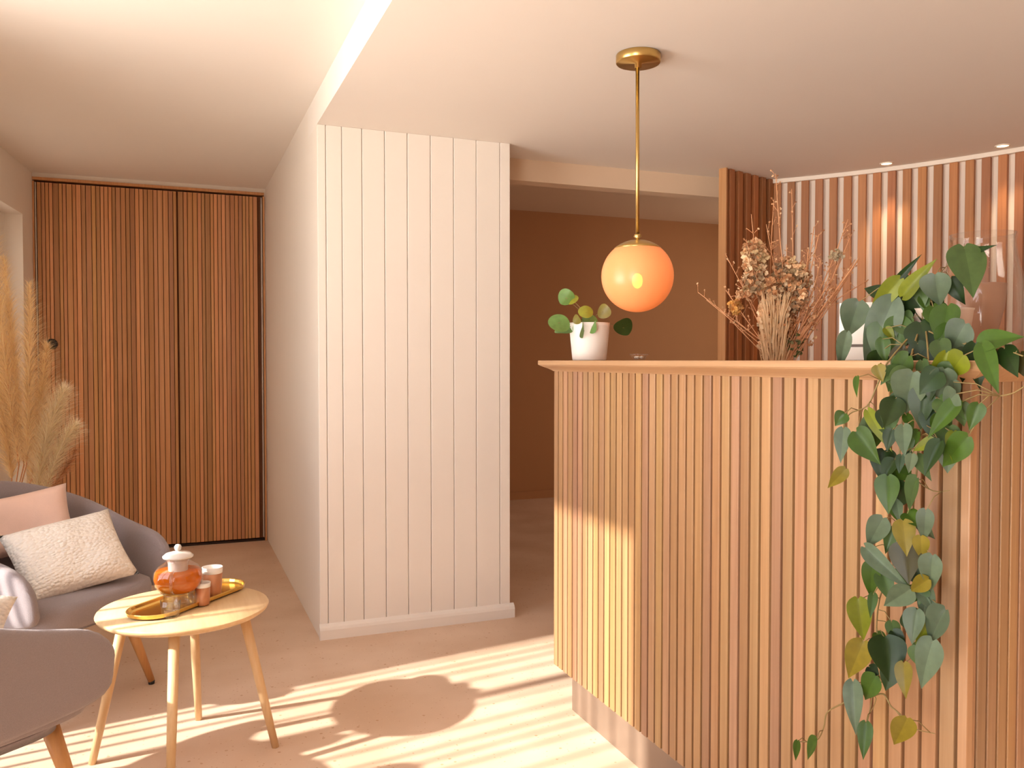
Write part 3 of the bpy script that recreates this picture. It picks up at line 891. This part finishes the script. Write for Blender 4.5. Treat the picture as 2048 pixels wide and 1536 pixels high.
for x, y, b_, s_ in ((1395,585,0,4),(1412,600,0,3),(1455,520,-4,6),(1450,580,0,10),(1490,480,-10,6),(1530,450,0,8),(1500,430,-8,4),(1545,400,-6,8),(1548,350,-4,10),(1570,490,4,4),(1580,380,4,4),(1625,455,8,10),(1640,520,6,12),(1693,440,10,12),(1700,470,8,8),
                     (1716,515,6,10),(1708,520,4,8),(1680,508,10,8),(1660,540,14,10),(1690,560,-6,14),(1668,590,-4,16),(1735,560,-30,2),(1640,620,0,10),(1600,520,2,6),(1615,500,4,10),(1470,640,0,4),(1440,620,0,4),(1660,560,2,18),(1650,600,0,18),(1625,580,0,12),(1480,560,-6,8),(1635,470,0,6)):
    twig(x, y, b_, .0015 if x < 1600 else .0023, side=s_ + 3)
for x in (1530, 1545, 1560, 1580, 1600, 1612): twig(x, 640, 0, .0022)
twig(1714, 520, 2, .004)
fl.build('flower_heads', M['dry'], bq); sg.build('stems', M['drystem'], bq)

# ------------------------------------------------------------------ side table
TC = Vector((.024, 2.862, 0)); TZ = .472
tb = thing('side_table', TC, 'round pale beech side table with four splayed round legs', 'table')
mb = MB(); TR = .257
mb.lathe([(0, TZ - .020), (TR - .016, TZ - .020), (TR - .004, TZ - .012), (TR, TZ - .004), (TR - .002, TZ), (0, TZ)], n=72)
mb.build('tabletop', M['beech'], tb, merge=True)
foot = [Vector((.294, 2.807, 0)), Vector((.069, 3.123, 0))]
c_ = Vector((.0235, 2.8525, 0))
foot += [c_ * 2 - foot[0], c_ * 2 - foot[1]]
for ft in foot:
    dr = ft - c_
    top = c_ + dr * .64 + Vector((0, 0, TZ - .018))
    mb = MB(); mb.tube([local(ft + Vector((0, 0, .0)), tb), local(ft.lerp(top, .45), tb), local(top, tb)], [.0115, .0145, .0165], 18)
    mb.build('leg', M['beechleg'], tb)

# gold tray
e0 = at_z(262, 1247, TZ); e1 = at_z(468, 1170, TZ)
tcn = (e0 + e1) / 2; tcn.z = TZ
ta = math.atan2(e1.y - e0.y, e1.x - e0.x); tl = (e1 - e0).length / 2; tw = .082
def stadium(l, w, n=12):
    pts = []
    for i in range(n + 1): a_ = -PI / 2 + PI * i / n; pts.append((l - w + w * math.cos(a_), w * math.sin(a_)))
    for i in range(n + 1): a_ = PI / 2 + PI * i / n; pts.append((-(l - w) + w * math.cos(a_), w * math.sin(a_)))
    return pts
mb = MB(); rings = []
for (ins, z) in ((.012, .001), (.003, .006), (.0, .016), (.002, .018), (.005, .016), (.008, .008), (.015, .004)):
    rings.append([(x, y, z) for x, y in stadium(tl - ins, tw - ins)])
n = len(rings[0]); vs = [p for rg in rings for p in rg]; fs = []
for j in range(len(rings) - 1):
    for i in range(n): fs.append((j * n + i, j * n + (i + 1) % n, (j + 1) * n + (i + 1) % n, (j + 1) * n + i))
fs += [tuple(range(n))[::-1], tuple((len(rings) - 1) * n + i for i in range(n))]
mb.add(vs, fs, smooth=False)
tray = mb.build('serving_tray', M['gold'], None); tray.location = tcn; tray.rotation_euler = (0, 0, ta)
tag(tray, 'long oval gold serving tray on the round side table', 'tray')
TU = Vector((math.cos(ta), math.sin(ta), 0)); TV = Vector((-TU.y, TU.x, 0)); TRZ = TZ + .0045
def on_tray(u, v): return tcn + TU * u + TV * v + Vector((0, 0, .0045))

# teapot on warmer
tpos = on_tray(.0, .012)
tpos = at_z(352, 1217, TRZ)
warm = MB(); warm.lathe([(.028, 0), (.046, 0), (.048, .004), (.045, .02), (.044, .040), (.046, .044), (.043, .044), (.041, .020), (.043, .006), (.028, .004)], n=40)
o = warm.build('glass_warmer', M['bowlglass'], None); o.location = tpos
tag(o, 'clear glass warmer stand under the teapot', 'warmer')
tz0 = TRZ + .0445
tt = thing('glass_teapot', (tpos.x, tpos.y, tz0), 'round glass teapot of amber tea with a milky lid on the gold tray', 'teapot')
bodyp = [(0, 0), (.034, 0), (.054, .007), (.070, .027), (.075, .048), (.071, .069), (.057, .087), (.041, .097), (.035, .102), (.035, .110)]
mb = MB(); mb.lathe(bodyp, n=48); mb.build('body', M['bowlglass'], tt)
mb = MB(); mb.lathe([(0, .003), (.034, .003), (.051, .009), (.067, .027), (.0725, .048), (.069, .068), (.066, .072), (0, .072)], n=48); mb.build('tea', M['tea'], tt)
mb = MB(); mb.lathe([(0, .030), (.026, .030), (.028, .034), (.030, .095), (.035, .109), (.045, .112), (.046, .117), (.037, .125), (.018, .130), (.006, .132), (.006, .135), (.0, .135)], n=40); mb.build('infuser_lid', M['lid'], tt)
mb = MB(); mb.lathe([(.0, .133), (.006, .133), (.010, .138), (.011, .146), (.007, .152), (0, .154)], n=20); mb.build('lid_knob', M['lid'], tt)
mb = MB(); hd = []
hdir = (RT * .6 - FW * .8).normalized()
hdir = (-FW * .9 + RT * .15).normalized()
for i in range(13):
    a_ = -PI * .42 + PI * .84 * i / 12
    hd.append(hdir * (.062 + .042 * math.cos(a_)) + Vector((0, 0, .05 + .034 * math.sin(a_))))
mb.tube(hd, .0045, 10); mb.build('handle', M['bowlglass'], tt)
mb = MB(); mb.tube([-hdir * .060 + Vector((0, 0, .03)), -hdir * .088 + Vector((0, 0, .055)), -hdir * .100 + Vector((0, 0, .085))], [.014, .010, .007], 14, cap=False); mb.build('spout', M['bowlglass'], tt)
# cups
def glass_cup(px, py, r, h, lab):
    p = at_z(px, py, TRZ); mb = MB()
    mb.lathe([(0, 0), (r * .75, 0), (r * .82, .003), (r * .9, h * .3), (r, h), (r * .95, h), (r * .84, h * .3), (r * .7, .006), (0, .006)], n=32)
    o = mb.build('glass_cup', M['bowlglass'], None); o.location = p
    return tag(o, lab, 'cup', 'clear glass cups on the gold tray')
glass_cup(336, 1236, .030, .05, 'clear glass cup at the near end of the gold tray')
glass_cup(385, 1212, .022, .045, 'small clear glass cup between the teapot and the copper cup')
def copper(px, py, r, h, lab):
    p = at_z(px, py, TRZ)
    t = thing('copper_cup', p, lab, 'cup', 'brown cups with white rims on the gold tray')
    mb = MB(); mb.lathe([(0, 0), (r * .82, 0), (r * .86, .003), (r * .97, h * .80), (r * .93, h * .8), (0, h * .76)], n=32); mb.build('cup_body', M['cup'], t)
    mb = MB(); mb.lathe([(r * .975, h * .80), (r * 1.02, h), (r * .94, h), (r * .90, h * .80), (r * .7, h * .3), (0, h * .25)], n=32); mb.build('white_rim', M['pot'], t)
copper(421, 1196, .032, .098, 'tall copper-brown cup with a white rim standing beyond the teapot')
copper(401, 1212, .024, .070, 'shorter copper-brown cup in front of the tall one on the tray')

# ------------------------------------------------------------------ armchairs
def make_chair(label, loc, rz):
    t = thing('armchair', loc, label, 'armchair', None, rz)
    # plan curve of the shell centre line; chair faces local +Y
    W, DB, ARM = .335, .30, .34
    plan = []
    nb = 26
    for i in range(6): plan.append((Vector((-W, ARM * (1 - i / 6) - 0.02 * 0)), 0))
    for i in range(nb + 1):
        a_ = PI + PI * i / nb
        ca, sa = math.cos(a_), math.sin(a_)
        e = .86
        plan.append((Vector((W * math.copysign(abs(ca) ** e, ca), DB * math.copysign(abs(sa) ** e, sa))), 0))
    for i in range(1, 7): plan.append((Vector((W, ARM * i / 6)), 0))
    pts = [p for p, _ in plan]
    n = len(pts)
    cum = [0]
    for i in range(1, n): cum.append(cum[-1] + (pts[i] - pts[i - 1]).length)
    tot = cum[-1]
    def ztop(u):           # u = 0..1 from arm end (0) to back middle (1)
        s_ = u * u * (3 - 2 * u)
        return .575 + .215 * s_
    loops = []
    for i, p in enumerate(pts):
        s_ = cum[i]; e = min(s_, tot - s_); u = min(1, e / (tot / 2))
        tn = (pts[min(i + 1, n - 1)] - pts[max(i - 1, 0)]).normalized()
        nrm = Vector((-tn.y, tn.x))
        if nrm.dot(p) < 0 or (abs(p.x) > W * .98 and nrm.x * p.x < 0): nrm = -nrm
        th = .025
        # rounded nose at the arm front
        r_ = .14; q = 1 if e > r_ else math.sqrt(max(0, 1 - ((r_ - e) / r_) ** 2))
        zt = ztop(u); zb = .335 + .035 * (1 - u) ** 2
        zc = zb + (zt - zb) * .45
        zt2 = zc + (zt - zc) * (.35 + .65 * q); zb2 = zc - (zc - zb) * (.78 + .22 * q)
        th *= (.62 + .38 * q)
        loop = []
        def at(f, off):
            zz = zb2 + (zt2 - zb2) * f
            fl_ = .80 + .20 * min(1, (zz - .25) / .40) if True else 1
            pp_ = Vector((p.x * fl_, p.y * (fl_ if p.y < 0 else 1)))
            o_ = pp_ + nrm * off
            return Vector((o_.x, o_.y, zz))
        for f, off in ((0, th * .7), (.12, th), (.4, th), (.75, th), (.93, th * .95), (.99, th * .5), (1.0, 0), (.99, -th * .5), (.93, -th * .95), (.7, -th), (.35, -th), (.1, -th), (0, -th * .7)):
            loop.append(at(f, off))
        loops.append(loop)
    mb = MB(); m_ = len(loops[0]); vs = [p for lp_ in loops for p in lp_]; fs = []
    for i in range(n - 1):
        for j in range(m_):
            fs.append((i * m_ + j, i * m_ + (j + 1) % m_, (i + 1) * m_ + (j + 1) % m_, (i + 1) * m_ + j))
    fs.append(tuple(range(m_))); fs.append(tuple((n - 1) * m_ + j for j in range(m_))[::-1])
    mb.add(vs, fs, smooth=True)
    mb.build('shell', M['felt'], t, merge=True, subsurf=1)
    # seat pad
    def pad(name, w, y0, y1, z0, z1, bulge=.012):
        mb = MB(); prof = []
        ny, nx = 12, 14
        def edge(a_):   # superellipse outline
            ca, sa = math.cos(a_), math.sin(a_); e = .38 if sa > 0 else .8
            return w * math.copysign(abs(ca) ** .5, ca), (y0 + y1) / 2 + (y1 - y0) / 2 * math.copysign(abs(sa) ** e, sa)
        K = 48
        rows = [(0.86, z0), (.97, z0 + .01), (1, z0 + .03), (1, z1 - .03), (.985, z1 - .01), (.93, z1), (.6, z1 + bulge), (.25, z1 + bulge * 1.3)]
        vs = []
        cy = (y0 + y1) / 2
        for sc_, z in rows:
            for k_ in range(K):
                x_, y_ = edge(2 * PI * k_ / K); vs.append((x_ * sc_, cy + (y_ - cy) * sc_, z))
        fs = []
        for j in range(len(rows) - 1):
            for k_ in range(K): fs.append((j * K + k_, j * K + (k_ + 1) % K, (j + 1) * K + (k_ + 1) % K, (j + 1) * K + k_))
        fs += [tuple(range(K))[::-1], tuple((len(rows) - 1) * K + k_ for k_ in range(K))]
        mb.add(vs, fs, smooth=True)
        return mb.build(name, M['felt'], t, merge=True)
    pad('seat_cushion', .275, -.235, .35, .325, .425)
    pad('seat_base', .235, -.17, .27, .305, .33, 0)
    for sx in (-1, 1):
        for sy, yy in ((1, .24), (-1, -.13)):
            mb = MB()
            top = Vector((sx * .16, yy, .32)); ft = Vector((sx * .245, yy + sy * .055, .012))
            mb.tube([ft, ft.lerp(top, .5), top], [.0125, .018, .024], 16)
            lg = mb.build('leg', M['chairleg'], t)
            mb = MB(); mb.tube([ft + Vector((0, 0, -.012)), ft + Vector((0, 0, .001))], [.0115, .0125], 14); mb.build('foot_cap', M['black'], lg)
    return t

ch1 = make_chair('grey felt tub armchair facing the room, with a pink and a cream cushion on it', (-.475, 3.55, 0), -R(131))
ch2 = make_chair('grey felt tub armchair in the near left corner, seen from its side', (-.605, 2.465, 0), -R(52))

def pillow(name, label, mat, loc, w, h, th, rot, group=None):
    mb = MB(); N = 18
    def P(i, j, sgn_):
        u = -1 + 2 * i / N; v = -1 + 2 * j / N
        prof = max(0, (1 - u ** 4)) ** .55 * max(0, (1 - v ** 4)) ** .55
        pin = 1 - .07 * (1 - abs(v) ** 2) * abs(u) ** 3; pin2 = 1 - .07 * (1 - abs(u) ** 2) * abs(v) ** 3
        z = sgn_ * th / 2 * prof + .004 * noise.noise(Vector((u * 2 + w * 9, v * 2, sgn_)))*prof*3
        return Vector((u * w / 2 * pin, v * h / 2 * pin2, z))
    for sgn_ in (1, -1):
        vs = [P(i, j, sgn_) for i in range(N + 1) for j in range(N + 1)]
        fs = [(i * (N + 1) + j, (i + 1) * (N + 1) + j, (i + 1) * (N + 1) + j + 1, i * (N + 1) + j + 1) for i in range(N) for j in range(N)]
        mb.add(vs, fs, smooth=True)
    o = mb.build(name, mat, None, merge=True)
    o.location = loc; o.rotation_euler = rot
    return tag(o, label, 'cushion', group)

def cushion_from_px(name, label, mat, corners, dep, th):
    """corners: tl,tr,br,bl in the photo with their distances -> oriented pillow"""
    P_ = [at_d(c[0], c[1], dd) for c, dd in zip(corners, dep)]
    cen = sum(P_, Vector()) / 4
    ex = ((P_[1] - P_[0]) + (P_[2] - P_[3])) / 2; ey = ((P_[0] - P_[3]) + (P_[1] - P_[2])) / 2
    w, h = ex.length, ey.length
    x_ = ex.normalized(); z_ = x_.cross(ey).normalized(); y_ = z_.cross(x_)
    mt = Matrix((x_, y_, z_)).transposed()
    return pillow(name, label, mat, cen, w * 1.14, h * 1.16, th, mt.to_euler())
cushion_from_px('cushion', 'plain pink cushion leaning in the back of the far armchair', M['pink'], [(-70, 1022), (126, 972), (130, 1085), (-70, 1125)], (3.17, 3.33, 3.27, 3.10), .11)
cushion_from_px('cushion', 'cream textured lumbar cushion lying across the seat of the far armchair', M['cream'], [(2, 1076), (190, 1040), (272, 1134), (62, 1210)], (2.96, 3.22, 3.14, 2.90), .12)
cushion_from_px('cushion', 'cream cushion in the near armchair, cut off by the left edge', M['cream'], [(-200, 1165), (-12, 1212), (0, 1300), (-200, 1290)], (2.25, 2.30, 2.28, 2.2), .10)

# ------------------------------------------------------------------ pampas grass
pg = Vector((-.74, 4.62, 0))
va = thing('floor_vase', (pg.x, pg.y, 0), 'tall floor vase behind the far armchair, mostly hidden by it', 'vase')
mb = MB(); mb.lathe([(0, 0), (.085, 0), (.10, .02), (.125, .2), (.10, .4), (.055, .52), (.06, .56), (.054, .56), (.049, .52), (.09, .4), (0, .3)], n=40); mb.build('body', M['mauve'], va)
pam = thing('pampas_grass', (pg.x, pg.y, .31), 'tall sheaf of fluffy golden pampas grass behind the far armchair', 'dried grass')
random.seed(17)
pb = MB(); ps = MB()
def plume(base, ctrl, tip, w, n, col, hang=.6):
    def B(t_): return base * (1 - t_) ** 2 + ctrl * 2 * t_ * (1 - t_) + tip * t_ ** 2
    ps.tube([Vector((0, 0, .0)), Vector((base.x * .4, base.y * .4, .25))] + [B(i / 8) for i in range(9)], [.003] * 6 + [.002] * 5, 5)
    for _ in range(int(n * 1.9)):
        t_ = random.random() ** .9
        p = B(t_); tan = (B(min(1, t_ + .02)) - B(max(0, t_ - .02))).normalized()
        side = Vector((random.gauss(0, 1), random.gauss(0, 1), random.gauss(0, .5))); side = (side - tan * side.dot(tan)).normalized()
        L_ = w * (.35 + .9 * math.sin(PI * min(1, t_ * .85 + .12))) * random.uniform(.5, 1.15)
        d1 = (tan * random.uniform(.6, 1.2) + side * random.uniform(.35, .9)).normalized()
        pts = []; q = p.copy(); dd = d1.copy()
        segs = 5
        for k_ in range(segs + 1):
            pts.append(q.copy()); q = q + dd * (L_ / segs * 1.7); dd = (dd + Vector((0, 0, -hang * .22)) + side * .05).normalized()
        wv = tan.cross(side).normalized() * random.uniform(.0010, .0020)
        c_v = random.uniform(.82, 1.12); c = tuple(k_ * c_v for k_ in col)
        vs = []
        for k_, q in enumerate(pts):
            f = 1 - k_ / segs * .85
            vs += [q - wv * f, q + wv * f]
        pb.add(vs, [(2 * k_, 2 * k_ + 1, 2 * k_ + 3, 2 * k_ + 2) for k_ in range(segs)], c, True)
GC = (1.0, .83, .55); GL = (1.0, .90, .70)
def pl_(x0, y0, x1, y1, x2, y2, w, n, col, dd=0, hang=.6):
    plume(local(at_d(x0, y0, 3.98 + dd), pam), local(at_d(x1, y1, 3.98 + dd), pam), local(at_d(x2, y2, 3.98 + dd), pam), w, n, col, hang)
pl_(35, 930, 5, 700, -12, 440, .075, 900, GC)
pl_(45, 930, 30, 760, 12, 520, .07, 900, GC, .06)
pl_(50, 930, 60, 780, 62, 570, .075, 900, GC, -.05)
pl_(60, 960, 80, 820, 95, 690, .07, 800, GC, .03)
pl_(70, 990, 85, 870, 128, 780, .075, 1000, GL, -.08, .35)
pl_(85, 990, 110, 900, 150, 850, .06, 600, GL, -.1, .3)
pl_(20, 960, 10, 860, 0, 700, .10, 900, GC, .1)
pl_(60, 1000, 70, 900, 80, 800, .09, 900, GC, .1)
pl_(-30, 960, -40, 760, -40, 560, .08, 700, GC, .05)
pl_(100, 980, 130, 940, 150, 900, .04, 140, (.70, .38, .2), -.02, .3)
pb.build('plumes', M['pampas'], pam); ps.build('stalks', M['drystem'], pam)

# ------------------------------------------------------------------ light
w = bpy.data.worlds.new('sky'); bpy.context.scene.world = w; w.use_nodes = True
bg = w.node_tree.nodes['Background']; bg.inputs['Strength'].default_value = 1
wn = w.node_tree                          # pale sky above; below the horizon an added paving-like glow brightens the ceilings
wt = wn.nodes.new('ShaderNodeTexCoord'); wx = wn.nodes.new('ShaderNodeSeparateXYZ')
wn.links.new(wt.outputs['Generated'], wx.inputs['Vector'])
wr = wn.nodes.new('ShaderNodeMapRange'); wr.inputs['From Min'].default_value = -.05; wr.inputs['From Max'].default_value = .05
wn.links.new(wx.outputs['Z'], wr.inputs['Value'])
wm = wn.nodes.new('ShaderNodeMix'); wm.data_type = 'RGBA'
wm.inputs['A'].default_value = (18.0, 17.3, 15.8, 1); wm.inputs['B'].default_value = (5.2, 5.6, 6.2, 1)
wn.links.new(wr.outputs['Result'], wm.inputs['Factor']); wn.links.new(wm.outputs['Result'], bg.inputs['Color'])
def area(name, loc, target, sx, sy, energy, col, portal=False):
    l = bpy.data.lights.new(name, 'AREA'); l.shape = 'RECTANGLE'; l.size = sx; l.size_y = sy; l.energy = energy; l.color = col
    o = bpy.data.objects.new(name, l); C.objects.link(o); o.location = loc
    o.rotation_euler = (Vector(target) - Vector(loc)).to_track_quat('-Z', 'Y').to_euler()
    if portal: l.cycles.is_portal = True
    return o
c = LW((W0 + W1) / 2, -.17, 1.24); area('daylight_portal', c, c + Vector((1, 0, 0)), W1 - W0, 2.05, 1, (1, 1, 1), True)
c = LW((V0 + V1) / 2, -.17, 1.21); area('daylight_portal', c, c + Vector((1, 0, 0)), V1 - V0, 2.18, 1, (1, 1, 1), True)
area('recess_fill', LW((R0 + R1) / 2, -.095, 1.1), LW((R0 + R1) / 2, 1, 1.1), 1.4, 1.9, 6, (1, .88, .72))  # added soft lamp, no window here; lifts the dim door end
area('hall_fill', (5.4, 5.6, 1.4), (3, 5.6, 1.4), 2.2, 2.0, 16, (1, .86, .72))  # added soft lamp before the solid right wall, brightens the hall
sun = bpy.data.lights.new('sun', 'SUN'); sun.energy = 12; sun.color = (1, .95, .85); sun.angle = R(1.2)
so = bpy.data.objects.new('sun', sun); C.objects.link(so)
so.rotation_euler = Vector((.745, .118, -.47)).to_track_quat('-Z', 'Y').to_euler()
so.location = (-4, 2, 4)

sc = bpy.context.scene
sc.view_settings.view_transform = 'Standard'
sc.view_settings.look = 'None'
sc.view_settings.gamma = 1
sc.view_settings.use_curve_mapping = False
sc.view_settings.exposure = -0.13
sc.cycles.diffuse_bounces = 6
sc.cycles.max_bounces = 14
sc.cycles.transparent_max_bounces = 16
sc.cycles.caustics_reflective = False
sc.cycles.caustics_refractive = False
sc.cycles.sample_clamp_indirect = 8
